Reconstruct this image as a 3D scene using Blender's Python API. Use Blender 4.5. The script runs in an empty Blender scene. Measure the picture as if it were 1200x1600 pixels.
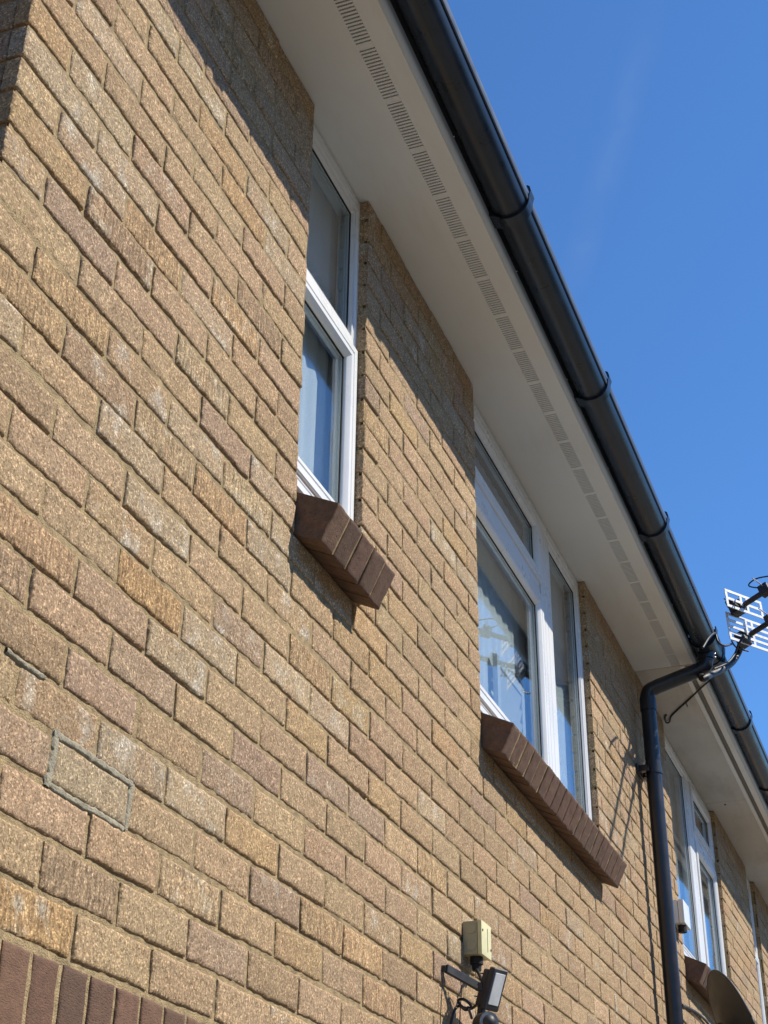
import bpy, bmesh, math, random
import numpy as np
from mathutils import Vector, Matrix, noise as mnoise

random.seed(7)
rng = np.random.default_rng(7)
scene = bpy.context.scene
col = scene.collection

# ------------------------------------------------------------------ camera
CAM_LOC = Vector((-1.70024855, -1.16858545, -0.703126432))
R_ = Vector((0.35512, -0.93474, 0.01214))
ROT = (-4.51746588e-01, -1.17516329e+00, 3.26080928e-01)
def rodrigues(r):
    th = math.sqrt(sum(a * a for a in r)); k = [a / th for a in r]
    K = np.array([[0, -k[2], k[1]], [k[2], 0, -k[0]], [-k[1], k[0], 0]])
    return np.eye(3) + math.sin(th) * K + (1 - math.cos(th)) * K @ K
Mx = rodrigues(ROT) @ np.array([[1, 0, 0], [0, 0, -1], [0, 1, 0]], float)   # rows: right, down, forward
cam = bpy.data.cameras.new('camera')
cam.sensor_fit = 'VERTICAL'; cam.sensor_height = 24.0; cam.sensor_width = 18.0
cam.lens = 2277.52492 / 1600 * 24.0
cam.clip_start = 0.05; cam.clip_end = 3000
camo = bpy.data.objects.new('camera', cam); col.objects.link(camo)
mw = Matrix.Identity(4)
for i in range(3):
    mw[i][0] = Mx[0][i]; mw[i][1] = -Mx[1][i]; mw[i][2] = -Mx[2][i]; mw[i][3] = CAM_LOC[i]
camo.matrix_world = mw
scene.camera = camo

# ------------------------------------------------------------------ sky, sun, exposure
SUN = Vector((0.240, -0.640, 0.730)).normalized()          # from the scene towards the sun
SKY_TINT = (0.64, 0.97, 1.24, 1)
world = bpy.data.worlds.new("World"); scene.world = world; world.use_nodes = True
wn = world.node_tree; wn.nodes.clear()
wo = wn.nodes.new('ShaderNodeOutputWorld'); bg = wn.nodes.new('ShaderNodeBackground')
sky = wn.nodes.new('ShaderNodeTexSky'); sky.sky_type = 'NISHITA'; sky.sun_disc = False
sky.sun_elevation = math.asin(SUN.z); sky.sun_rotation = math.atan2(SUN.x, SUN.y)
sky.air_density = 1.0; sky.dust_density = 0.0; sky.ozone_density = 5.0; sky.altitude = 0
bg.inputs['Strength'].default_value = 0.12
# thin high cirrus streak
tc = wn.nodes.new('ShaderNodeTexCoord')
def wdot(v):
    n = wn.nodes.new('ShaderNodeVectorMath'); n.operation = 'DOT_PRODUCT'; n.inputs[1].default_value = v
    wn.links.new(tc.outputs['Generated'], n.inputs[0]); return n.outputs['Value']
def wmap(v, a, b, c, d):
    n = wn.nodes.new('ShaderNodeMapRange'); n.interpolation_type = 'SMOOTHSTEP'
    for i, q in enumerate((a, b, c, d)): n.inputs[i + 1].default_value = q
    wn.links.new(v, n.inputs[0]); return n.outputs[0]
def wmath(op, a, b):
    n = wn.nodes.new('ShaderNodeMath'); n.operation = op
    for i, q in enumerate((a, b)):
        if hasattr(q, 'node'): wn.links.new(q, n.inputs[i])
        else: n.inputs[i].default_value = q
    return n.outputs[0]
def pdir(x, y): return Vector(Mx.T @ np.array([(x - 600) / 2277.5, (y - 800) / 2277.5, 1.0])).normalized()
da, db = pdir(1000, 90), pdir(893, 450)
nrm = da.cross(db).normalized(); alo = (db - da).normalized()
across = wmath('ABSOLUTE', wdot(nrm), 0.0); along = wdot(alo)
nz = wn.nodes.new('ShaderNodeTexNoise'); nz.inputs['Scale'].default_value = 26; nz.inputs['Detail'].default_value = 4
wn.links.new(tc.outputs['Generated'], nz.inputs['Vector'])
core = wmath('MULTIPLY', wmap(across, 0.0, 0.015, 1.0, 0.0), wmap(along, da.dot(alo) - 0.05, da.dot(alo) + 0.05, 0.0, 1.0))
core = wmath('MULTIPLY', core, wmap(along, db.dot(alo) - 0.05, db.dot(alo) + 0.03, 1.0, 0.0))
core = wmath('MULTIPLY', core, wmap(nz.outputs['Fac'], 0.35, 0.65, 0.3, 1.0))
wmx = wn.nodes.new('ShaderNodeMix'); wmx.data_type = 'RGBA'; wmx.inputs[7].default_value = (4.6, 4.8, 5.0, 1)
wn.links.new(wmath('MULTIPLY', core, 0.044), wmx.inputs[0])
tint = wn.nodes.new('ShaderNodeMix'); tint.data_type = 'RGBA'; tint.blend_type = 'MULTIPLY'; tint.inputs[0].default_value = 1.0
tint.inputs[7].default_value = SKY_TINT
wn.links.new(sky.outputs[0], tint.inputs[6]); wn.links.new(tint.outputs[2], wmx.inputs[6])
wn.links.new(wmx.outputs[2], bg.inputs['Color']); wn.links.new(bg.outputs[0], wo.inputs['Surface'])
sl = bpy.data.lights.new('sun', 'SUN'); sl.energy = 5.0; sl.angle = math.radians(0.53); sl.color = (1.0, 0.925, 0.81)
so = bpy.data.objects.new('sun', sl); col.objects.link(so)
so.rotation_euler = (-SUN).to_track_quat('-Z', 'Y').to_euler()
so.location = SUN * 30
scene.view_settings.view_transform = 'Standard'; scene.view_settings.look = 'None'
scene.view_settings.exposure = 0.34; scene.view_settings.gamma = 1.0
scene.cycles.max_bounces = 10

# ------------------------------------------------------------------ helpers: materials
def mat(name):
    m = bpy.data.materials.new(name); m.use_nodes = True
    nt = m.node_tree; b = nt.nodes['Principled BSDF']
    return m, nt, b
def N(nt, t, **kw):
    n = nt.nodes.new(t)
    for k, v in kw.items():
        if k in n.inputs: n.inputs[k].default_value = v
        else: setattr(n, k, v)
    return n
def mixc(nt, fac, a, b, blend='MIX'):
    n = nt.nodes.new('ShaderNodeMix'); n.data_type = 'RGBA'; n.blend_type = blend
    for s, v in ((0, fac), (6, a), (7, b)):
        if hasattr(v, 'node'): nt.links.new(v, n.inputs[s])
        elif s == 0: n.inputs[0].default_value = v
        else: n.inputs[s].default_value = (*v, 1)
    return n.outputs[2]
def mth(nt, op, a, b=None, c=None):
    n = nt.nodes.new('ShaderNodeMath'); n.operation = op
    for i, v in enumerate((a, b, c)):
        if v is None: continue
        if hasattr(v, 'node'): nt.links.new(v, n.inputs[i])
        else: n.inputs[i].default_value = v
    return n.outputs[0]
def ramp(nt, fac, stops):
    n = nt.nodes.new('ShaderNodeValToRGB'); e = n.color_ramp.elements
    while len(e) < len(stops): e.new(0.5)
    for i, (p, c) in enumerate(stops):
        e[i].position = p; e[i].color = (*c, 1) if len(c) == 3 else c
    nt.links.new(fac, n.inputs[0]); return n.outputs[0]
def coords(nt, scale=(1, 1, 1), kind='Object'):
    t = nt.nodes.new('ShaderNodeTexCoord'); mp = nt.nodes.new('ShaderNodeMapping')
    mp.inputs['Scale'].default_value = scale; nt.links.new(t.outputs[kind], mp.inputs[0]); return mp.outputs[0]
def noisef(nt, vec, scale, detail=2, rough=0.5):
    n = N(nt, 'ShaderNodeTexNoise', Scale=scale, Detail=detail, Roughness=rough)
    nt.links.new(vec, n.inputs['Vector']); return n.outputs['Fac']
def bumpn(nt, b, h, dist, strength=1.0):
    n = N(nt, 'ShaderNodeBump', Strength=strength, Distance=dist)
    nt.links.new(h, n.inputs['Height']); nt.links.new(n.outputs[0], b.inputs['Normal'])

def brick_material(name, grain=1.0):
    m, nt, b = mat(name)
    at = nt.nodes.new('ShaderNodeVertexColor'); at.layer_name = 'tint'
    tw = nt.nodes.new('ShaderNodeAttribute'); tw.attribute_name = 'kindv'
    sep = nt.nodes.new('ShaderNodeSeparateColor'); nt.links.new(tw.outputs['Color'], sep.inputs[0])
    comb, patch = sep.outputs[0], sep.outputs[1]
    v = coords(nt)
    big = noisef(nt, v, 9, 3, 0.6)
    med = noisef(nt, v, 38, 4, 0.65)
    g1 = noisef(nt, v, 165, 4, 0.85)
    g2 = noisef(nt, v, 800, 1, 0.5)
    vs = coords(nt, (150, 150, 22))
    strokes = noisef(nt, vs, 1.0, 2, 0.6)
    c = at.outputs['Color']
    # blushes and pale bloom patches inside a brick
    c = mixc(nt, mth(nt, 'MULTIPLY', ramp(nt, big, [(0.48, (0, 0, 0)), (0.70, (1, 1, 1))]), 0.40), c, (0.375, 0.240, 0.142))
    pale = mth(nt, 'MULTIPLY', ramp(nt, noisef(nt, v, 14, 3, 0.6), [(0.53, (0, 0, 0)), (0.68, (1, 1, 1))]), patch)
    c = mixc(nt, pale, c, (0.47, 0.42, 0.34))
    c = mixc(nt, 1.0, c, ramp(nt, med, [(0.3, (0.86, 0.86, 0.86)), (0.7, (1.13, 1.12, 1.1))]), 'MULTIPLY')
    # sand grain
    c = mixc(nt, 1.0, c, ramp(nt, g1, [(0.34, (0.52, 0.49, 0.45)), (0.45, (0.86, 0.85, 0.83)), (0.56, (1.09, 1.09, 1.09)), (0.67, (1.55, 1.53, 1.48))]), 'MULTIPLY')
    sp = N(nt, 'ShaderNodeTexVoronoi', Scale=330.0); nt.links.new(v, sp.inputs['Vector'])
    spk = nt.nodes.new('ShaderNodeSeparateColor'); nt.links.new(sp.outputs['Color'], spk.inputs[0])
    c = mixc(nt, 1.0, c, ramp(nt, spk.outputs[0], [(0.0, (0.66, 0.63, 0.59)), (0.14, (0.72, 0.70, 0.66)), (0.18, (0.97, 0.97, 0.97)), (0.8, (1.03, 1.03, 1.03)), (0.86, (1.45, 1.43, 1.38)), (1.0, (1.9, 1.88, 1.82))]), 'MULTIPLY')
    c = mixc(nt, mth(nt, 'MULTIPLY', comb, 0.8), c, mixc(nt, 1.0, c, ramp(nt, strokes, [(0.36, (0.62, 0.58, 0.52)), (0.62, (1.26, 1.22, 1.12))]), 'MULTIPLY'))
    nt.links.new(c, b.inputs['Base Color'])
    b.inputs['Roughness'].default_value = 0.93
    b.inputs['Specular IOR Level'].default_value = 0.25
    h = mth(nt, 'ADD', mth(nt, 'MULTIPLY', g1, 1.0 * grain), mth(nt, 'MULTIPLY', g2, 0.35 * grain))
    h = mth(nt, 'ADD', h, mth(nt, 'MULTIPLY', med, 0.9))
    h = mth(nt, 'ADD', h, mth(nt, 'MULTIPLY', mth(nt, 'MULTIPLY', strokes, comb), 2.0))
    bumpn(nt, b, h, 0.0030, 0.8)
    return m

def simple(name, c, rough=0.5, spec=0.5, var=0.06, nscale=20, bump=0.0, bscale=200, metal=0.0, dirt=None):
    m, nt, b = mat(name)
    v = coords(nt)
    n = noisef(nt, v, nscale, 4, 0.6)
    lo = tuple(x * (1 - var) for x in c); hi = tuple(min(1, x * (1 + var)) for x in c)
    cc = ramp(nt, n, [(0.35, lo), (0.65, hi)])
    if dirt:
        dn = noisef(nt, coords(nt, dirt[2]), 1.0, 5, 0.7)
        cc = mixc(nt, mth(nt, 'MULTIPLY', ramp(nt, dn, [(0.5, (0, 0, 0)), (0.72, (1, 1, 1))]), dirt[1]), cc, dirt[0])
    nt.links.new(cc, b.inputs['Base Color'])
    b.inputs['Roughness'].default_value = rough; b.inputs['Specular IOR Level'].default_value = spec
    b.inputs['Metallic'].default_value = metal
    rr = ramp(nt, n, [(0.3, (rough * 0.85,) * 3), (0.7, (min(1, rough * 1.2),) * 3)])
    nt.links.new(rr, b.inputs['Roughness'])
    if bump: bumpn(nt, b, noisef(nt, v, bscale, 3, 0.6), bump, 1.0)
    return m

M = {}
M['brick'] = brick_material('buff_brick')
M['mortar'] = simple('mortar', (0.35, 0.262, 0.142), 0.95, 0.2, 0.28, 60, 0.004, 350)
M['grey_mortar'] = simple('grey_mortar', (0.31, 0.28, 0.205), 0.95, 0.2, 0.25, 70, 0.003, 300)
M['white'] = simple('white_upvc', (0.74, 0.75, 0.74), 0.28, 0.5, 0.02, 6, dirt=((0.45, 0.42, 0.36), 0.14, (14, 14, 5)))
M['soffit'] = simple('white_soffit_board', (0.655, 0.66, 0.63), 0.5, 0.4, 0.02, 3, dirt=((0.50, 0.46, 0.38), 0.25, (2.2, 9, 6)))
M['lip'] = simple('grey_edge_trim', (0.40, 0.46, 0.52), 0.4, 0.4, 0.04, 5)
M['soffit_old'] = simple('old_painted_soffit', (0.50, 0.48, 0.43), 0.65, 0.3, 0.06, 4, dirt=((0.30, 0.27, 0.22), 0.5, (2.0, 8, 6)))
M['trim_grey'] = simple('grey_trim', (0.16, 0.15, 0.13), 0.7, 0.3, 0.1, 8)
M['black'] = simple('black_pvc', (0.014, 0.022, 0.035), 0.30, 0.35, 0.2, 12, dirt=((0.05, 0.05, 0.048), 0.5, (1.5, 40, 40)))
M['sheenpvc'] = simple('black_pvc_sheen', (0.050, 0.066, 0.088), 0.38, 0.4, 0.15, 10, dirt=((0.09, 0.10, 0.11), 0.5, (3, 60, 60)))  # paler blue-grey paints in the light reflected off the gutter's front roll
M['pipe'] = simple('black_pvc_pipe', (0.017, 0.018, 0.024), 0.33, 0.5, 0.2, 12, dirt=((0.05, 0.048, 0.045), 0.4, (30, 30, 2)))
M['fascia'] = simple('black_fascia', (0.018, 0.018, 0.02), 0.38, 0.45, 0.2, 5, dirt=((0.05, 0.048, 0.044), 0.5, (3, 30, 60)))
M['darkmetal'] = simple('dark_metal', (0.022, 0.022, 0.024), 0.5, 0.5, 0.2, 30)
M['cable'] = simple('black_cable', (0.018, 0.017, 0.016), 0.5, 0.4, 0.2, 30)
M['aluminium'] = simple('aluminium', (0.72, 0.73, 0.74), 0.35, 0.5, 0.06, 30, metal=0.6)
M['alloy_panel'] = simple('white_alloy', (0.80, 0.81, 0.82), 0.4, 0.5, 0.05, 40, metal=0.15)
M['cream'] = simple('yellowed_plastic', (0.66, 0.61, 0.33), 0.45, 0.4, 0.06, 25)
M['creamdark'] = simple('yellowed_plastic_edge', (0.40, 0.36, 0.22), 0.5, 0.4, 0.06, 25)
M['lampglass'] = simple('lamp_glass', (0.58, 0.60, 0.60), 0.16, 0.6, 0.10, 30)
M['dish'] = simple('grey_dish', (0.036, 0.038, 0.042), 0.55, 0.4, 0.12, 14)
M['silver'] = simple('silver_ring', (0.6, 0.62, 0.64), 0.25, 0.5, 0.03, 20, metal=0.9)
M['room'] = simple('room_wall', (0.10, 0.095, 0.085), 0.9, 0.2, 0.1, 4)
M['rooflight'] = simple('roof_void', (0.16, 0.15, 0.135), 0.9, 0.2, 0.1, 4)
M['plaster'] = simple('plaster', (0.45, 0.43, 0.39), 0.85, 0.2, 0.05, 4)
M['net'] = simple('net_fabric', (0.76, 0.77, 0.79), 0.9, 0.2, 0.05, 10)
M['curtain'] = simple('beige_curtain', (0.20, 0.175, 0.13), 0.9, 0.2, 0.1, 10)
M['blind'] = simple('white_blind', (0.70, 0.72, 0.75), 0.6, 0.3, 0.04, 10)
M['gasket'] = simple('rubber_gasket', (0.02, 0.02, 0.02), 0.7, 0.3, 0.1, 20)
M['tile'] = simple('roof_tile', (0.11, 0.075, 0.06), 0.85, 0.3, 0.3, 9, 0.004, 60)
M['blockerbrick'] = simple('blocker_brick', (0.26, 0.17, 0.11), 0.9, 0.2, 0.2, 8)
M['ground'] = simple('paving', (0.172, 0.160, 0.136), 0.9, 0.3, 0.2, 1.3, 0.003, 30)

# dark brown engineering bricks: sills and soldier course
def dark_brick():
    m, nt, b = mat('brown_brick')
    at = nt.nodes.new('ShaderNodeVertexColor'); at.layer_name = 'tint'
    v = coords(nt)
    med = noisef(nt, v, 60, 4, 0.6)
    c = mixc(nt, 1.0, at.outputs['Color'], ramp(nt, med, [(0.3, (0.80, 0.8, 0.8)), (0.7, (1.18, 1.16, 1.14))]), 'MULTIPLY')
    pits = noisef(nt, coords(nt, (130, 130, 420)), 1.0, 2, 0.6)
    c = mixc(nt, mth(nt, 'MULTIPLY', ramp(nt, pits, [(0.62, (0, 0, 0)), (0.69, (1, 1, 1))]), 0.8), c, (0.03, 0.02, 0.018))
    nt.links.new(c, b.inputs['Base Color']); b.inputs['Roughness'].default_value = 0.8
    b.inputs['Specular IOR Level'].default_value = 0.3
    bumpn(nt, b, mth(nt, 'ADD', noisef(nt, v, 260, 3, 0.7), mth(nt, 'MULTIPLY', pits, -0.8)), 0.0018, 0.8)
    return m
M['darkbrick'] = dark_brick()

# window glass: see-through with a Fresnel mirror
def glass():
    m = bpy.data.materials.new('window_glass'); m.use_nodes = True; nt = m.node_tree; nt.nodes.clear()
    o = nt.nodes.new('ShaderNodeOutputMaterial'); mx = nt.nodes.new('ShaderNodeMixShader')
    tr = N(nt, 'ShaderNodeBsdfTransparent'); tr.inputs[0].default_value = (0.82, 0.86, 0.86, 1)
    gl = N(nt, 'ShaderNodeBsdfGlossy', Roughness=0.0); gl.inputs[0].default_value = (0.96, 0.97, 1.0, 1)
    fr = N(nt, 'ShaderNodeFresnel')
    geo = nt.nodes.new('ShaderNodeNewGeometry')           # same mirror strength on both faces of the sheet
    nt.links.new(mth(nt, 'ADD', mth(nt, 'MULTIPLY', geo.outputs['Backfacing'], 1 / 1.55 - 1.55), 1.55), fr.inputs['IOR'])
    v = coords(nt)
    bmp = N(nt, 'ShaderNodeBump', Strength=0.25, Distance=0.002); nt.links.new(noisef(nt, v, 3.0, 1), bmp.inputs['Height'])
    nt.links.new(bmp.outputs[0], gl.inputs['Normal'])
    nt.links.new(mth(nt, 'MINIMUM', mth(nt, 'MULTIPLY', fr.outputs[0], 0.92), 1.0), mx.inputs[0])
    nt.links.new(tr.outputs[0], mx.inputs[1]); nt.links.new(gl.outputs[0], mx.inputs[2])
    nt.links.new(mx.outputs[0], o.inputs[0]); return m
M['glass'] = glass()

# ------------------------------------------------------------------ helpers: objects
def wloc(o):
    p = Vector((0, 0, 0))
    while o is not None:
        p += o.location; o = o.parent
    return p
def obj_from(name, me, m, parent=None, smooth=None):
    o = bpy.data.objects.new(name, me); col.objects.link(o)
    if m is not None: me.materials.append(m)
    if parent is not None:
        o.parent = parent; me.transform(Matrix.Translation(-wloc(parent)))
    if smooth is not None:
        me.polygons.foreach_set('use_smooth', [True] * len(me.polygons))
        if smooth < 3: me.set_sharp_from_angle(angle=smooth)
    return o
def obj(name, bm, m, parent=None, smooth=None):
    bmesh.ops.recalc_face_normals(bm, faces=bm.faces)
    me = bpy.data.meshes.new(name); bm.to_mesh(me); bm.free()
    return obj_from(name, me, m, parent, smooth)
def tag(o, label, cat, group=None, kind=None):
    if label: o['label'] = label
    if cat: o['category'] = cat
    if group: o['group'] = group
    if kind: o['kind'] = kind
    return o
def empty(name, loc, label, cat, group=None):
    o = bpy.data.objects.new(name, None); o.empty_display_size = 0.1; o.location = loc; col.objects.link(o)
    return tag(o, label, cat, group)
def at_base(o):
    """put a one-mesh thing's origin at its own base"""
    v = [x.co for x in o.data.vertices]
    c = Vector((sum(p.x for p in v) / len(v), sum(p.y for p in v) / len(v), min(p.z for p in v)))
    o.data.transform(Matrix.Translation(-c)); o.location = c; return o
def box(bm, a, b, bev=0.0, M4=None, seg=2):
    x0, y0, z0 = a; x1, y1, z1 = b
    vs = [bm.verts.new(p) for p in ((x0, y0, z0), (x1, y0, z0), (x1, y1, z0), (x0, y1, z0), (x0, y0, z1), (x1, y0, z1), (x1, y1, z1), (x0, y1, z1))]
    fs = [bm.faces.new([vs[i] for i in f]) for f in ((0, 3, 2, 1), (4, 5, 6, 7), (0, 1, 5, 4), (1, 2, 6, 5), (2, 3, 7, 6), (3, 0, 4, 7))]
    if bev:
        r = bmesh.ops.bevel(bm, geom=list({e for f in fs for e in f.edges}), offset=bev, segments=seg, profile=0.7, affect='EDGES', clamp_overlap=True)
        vs = list({v for f in r['faces'] for v in f.verts} | {v for v in vs if v.is_valid})
    if M4 is not None:
        bmesh.ops.transform(bm, matrix=M4, verts=[v for v in vs if v.is_valid])
def prism(bm, prof, x0, x1, axis='x'):
    """extrude closed profile [(y,z)] along x"""
    f = (lambda x, p: (x, p[0], p[1]))
    A = [bm.verts.new(f(x0, p)) for p in prof]; B = [bm.verts.new(f(x1, p)) for p in prof]
    n = len(prof)
    for i in range(n):
        bm.faces.new((A[i], A[(i + 1) % n], B[(i + 1) % n], B[i]))
    bm.faces.new(A[::-1]); bm.faces.new(B)
def tube(bm, pts, r, n=12, cap=True):
    pts = [Vector(p) for p in pts]
    rr = r if isinstance(r, (list, tuple)) else [r] * len(pts)
    t0 = (pts[1] - pts[0]).normalized()
    ref = Vector((0, 0, 1)) if abs(t0.z) < 0.9 else Vector((1, 0, 0))
    u = t0.cross(ref).normalized(); rings = []
    for i, p in enumerate(pts):
        t = (pts[min(i + 1, len(pts) - 1)] - pts[max(i - 1, 0)]).normalized()
        u = (u - t * u.dot(t)).normalized(); w = t.cross(u)
        rings.append([bm.verts.new(p + (u * math.cos(2 * math.pi * k / n) + w * math.sin(2 * math.pi * k / n)) * rr[i]) for k in range(n)])
    for a, b in zip(rings, rings[1:]):
        for k in range(n): bm.faces.new((a[k], a[(k + 1) % n], b[(k + 1) % n], b[k]))
    if cap: bm.faces.new(rings[0][::-1]); bm.faces.new(rings[-1])
def curve(pts, n=8):
    """Catmull-Rom through points"""
    P = [Vector(p) for p in pts]; P = [P[0] * 2 - P[1]] + P + [P[-1] * 2 - P[-2]]; out = []
    for i in range(1, len(P) - 2):
        for k in range(n):
            t = k / n; a, b, c, d = P[i - 1:i + 3]
            out.append(0.5 * ((2 * b) + (c - a) * t + (2 * a - 5 * b + 4 * c - d) * t * t + (3 * b - a - 3 * c + d) * t ** 3))
    out.append(P[-2]); return out

def ray(x, y):            # photograph pixel -> world direction (used once to read off real positions)
    d = np.array([(x - 600) / 2277.52492, (y - 800) / 2277.52492, 1.0]); return Vector(Mx.T @ d)
def on_y(x, y, Y):
    d = ray(x, y); return CAM_LOC + d * ((Y - CAM_LOC.y) / d.y)

# ------------------------------------------------------------------ ground
bm = bmesh.new()
vs = [bm.verts.new(p) for p in ((-400, -400, -2.35), (400, -400, -2.35), (400, 400, -2.35), (-400, 400, -2.35))]
bm.faces.new(vs)
tag(obj('ground', bm, M['ground']), None, None, kind='structure')

# ------------------------------------------------------------------ unseen house added behind the camera to block low sky light
opp = empty('opposite_sky_blocker', (2, -13, -2.35), 'unseen brick house added behind the viewer to block low sky light', 'house')
bm = bmesh.new(); box(bm, (-14, -21, -2.35), (22, -13, 2.9)); obj('wall', bm, M['blockerbrick'], opp)  # wall of the added unseen house
bm = bmesh.new(); prism(bm, [(-12.6, 2.75), (-12.6, 2.95), (-17, 5.6), (-21.4, 2.95), (-21.4, 2.75)], -14.3, 22.3); obj('roof', bm, M['tile'], opp)  # roof of the added unseen house
for k in range(7):
    for z in (-1.4, 1.1):
        bm = bmesh.new(); box(bm, (-12 + k * 5, -13.05, z), (-10.4 + k * 5, -12.97, z + 1.2), 0.01); wf = obj('window', bm, M['white'], opp)
        bm = bmesh.new(); box(bm, (-11.93 + k * 5, -12.969, z + 0.07), (-10.47 + k * 5, -12.96, z + 1.13)); obj('pane', bm, M['gasket'], wf)

adj = empty('side_sky_blocker', (-6, 2, -2.35), 'unseen brick house added left of the gable to shade its return', 'house')  # out of view, added to keep sky light off the gable return
bm = bmesh.new(); box(bm, (-9.5, -0.3, -2.35), (-3.0, 9, 2.6)); obj('wall', bm, M['blockerbrick'], adj)  # wall of the added unseen side house
bm = bmesh.new(); prism(bm, [(-0.7, 2.45), (-0.7, 2.65), (4.3, 5.4), (9.4, 2.65), (9.4, 2.45)], -9.6, -2.9); obj('roof', bm, M['tile'], adj)  # roof of the added unseen side house

# ------------------------------------------------------------------ bricks
MOD_X, MOD_Z = 0.225, 0.075
SPECIAL = {}
for tone, cells in dict(
    orange=[(-3, -1), (1, 2), (5, 0), (9, 7), (16, -2), (20, 1)],
    purple=[(-2, 0), (-2, 2), (0, -1), (0, 3), (2, 2), (3, 0), (3, 2), (4, 4), (4, 5), (11, 1), (12, -1), (22, 0), (22, 1)],
    brown=[(1, -1), (2, -1), (8, 6), (13, 2), (14, 3)],
    golden=[(-1, 3), (7, 4), (9, 5), (10, 5), (12, 5), (12, 6)],
    grey=[(-1, 1), (4, 1), (5, 1), (6, 4), (6, 7), (7, 0), (8, 0), (9, 0), (10, 1), (12, 1), (14, -1), (14, 1), (17, 7), (0, 0)],
    mottled=[(12, 7)]).items():
    for c in cells: SPECIAL[c] = tone
TONES = dict(buff=(0.370, 0.265, 0.157), pink=(0.370, 0.259, 0.162), tan=(0.361, 0.257, 0.151), orange=(0.377, 0.253, 0.135),
             purple=(0.319, 0.229, 0.154), brown=(0.331, 0.233, 0.140), golden=(0.375, 0.264, 0.142), grey=(0.365, 0.279, 0.180), mottled=(0.268, 0.195, 0.117))
class Brickwork:
    def __init__(s): s.v = []; s.f = []; s.c = []; s.k = []; s.nv = 0
    def add(s, x0, x1, z0, z1, tone, comb, patch, origin, U, W, Nrm, fine, dep=0.035, tint=None):
        """one brick: face spans x0..x1 along U, z0..z1 along W; Nrm points out of the wall"""
        L = x1 - x0; H = z1 - z0
        nx = max(3, int(L / (0.011 if fine else 0.03))); nz = 8 if fine else 4
        ex = np.array([0, 0.0025, 0.006, *np.linspace(0.012, L - 0.012, max(2, nx)), L - 0.006, L - 0.0025, L]) if L > 0.04 else np.linspace(0, L, 5)
        ez = np.array([0, 0.0025, 0.006, *np.linspace(0.011, H - 0.011, nz), H - 0.006, H - 0.0025, H]) if H > 0.03 else np.linspace(0, H, 5)
        X, Z = np.meshgrid(ex, ez, indexing='ij')
        seed = rng.uniform(0, 500)
        ed = np.minimum(np.minimum(X, L - X), np.minimum(Z, H - Z))
        rnd = 0.0022 * np.clip(1 - ed / 0.0045, 0, 1) ** 2
        wob = np.zeros_like(X); wx = np.zeros_like(X); wz = np.zeros_like(X)
        for i in range(X.shape[0]):
            for j in range(X.shape[1]):
                q = (X[i, j] * 40 + seed, Z[i, j] * 40, seed)
                wob[i, j] = mnoise.noise(q)
                wx[i, j] = mnoise.noise((Z[i, j] * 90 + seed, X[i, j] * 25, 3.1)); wz[i, j] = mnoise.noise((X[i, j] * 55 + seed, Z[i, j] * 25, 7.7))
        edge = np.clip(1 - ed / 0.012, 0, 1)
        chip = np.clip(wob - 0.15, 0, 1) * edge * 0.009
        off = rng.normal(0, 0.0009); tilt = rng.normal(0, 0.004); tilt2 = rng.normal(0, 0.006)
        d = -rnd - chip + wob * 0.0016 + off + tilt * (X - L / 2) + tilt2 * (Z - H / 2)
        X = X + wx * 0.0021 * edge; Z = Z + wz * 0.0020 * edge
        rot = rng.normal(0, 0.003); Z = Z + rot * (X - L / 2)
        nxv, nzv = X.shape
        P = [origin + U * (x0 + X[i, j]) + W * (z0 + Z[i, j]) + Nrm * d[i, j] for i in range(nxv) for j in range(nzv)]
        b0 = s.nv; s.v += [tuple(p) for p in P]
        for i in range(nxv - 1):
            for j in range(nzv - 1):
                a = b0 + i * nzv + j; s.f.append((a, a + nzv, a + nzv + 1, a + 1))
        per = [(i, 0) for i in range(nxv)] + [(nxv - 1, j) for j in range(1, nzv)] + [(i, nzv - 1) for i in range(nxv - 2, -1, -1)] + [(0, j) for j in range(nzv - 2, 0, -1)]
        back0 = b0 + nxv * nzv
        for (i, j) in per: s.v.append(tuple(origin + U * (x0 + X[i, j]) + W * (z0 + Z[i, j]) + Nrm * (-dep)))
        n = len(per)
        for k in range(n):
            a = b0 + per[k][0] * nzv + per[k][1]; k2 = (k + 1) % n; b = b0 + per[k2][0] * nzv + per[k2][1]
            s.f.append((b, a, back0 + k, back0 + k2))
        tot = nxv * nzv + n; s.nv += tot
        base = np.array(tint if tint is not None else TONES[tone])
        var = rng.normal(1, 0.055); hue = rng.normal(0, 0.010, 3)
        c = np.clip(base * var * (1 + hue), 0.01, 0.9)
        s.c.append((tot, (*c, 1))); s.k.append((tot, (comb, patch, 0, 1)))
    def build(s, name, m, parent):
        me = bpy.data.meshes.new(name); me.from_pydata(s.v, [], s.f); me.update()
        for nm, data in (('tint', s.c), ('kindv', s.k)):
            a = me.color_attributes.new(nm, 'FLOAT_COLOR', 'POINT')
            arr = np.concatenate([np.tile(np.array(c, np.float32), (n, 1)) for n, c in data]); a.data.foreach_set('color', arr.ravel())
        return obj_from(name, me, m, parent, smooth=math.radians(55))
def pick_tone(c, b):
    t = SPECIAL.get((c, b))
    if t: return t
    return rng.choice(['buff', 'pink', 'tan', 'grey', 'purple', 'brown', 'golden', 'orange'], p=[0.42, 0.24, 0.16, 0.07, 0.035, 0.035, 0.03, 0.01])

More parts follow.
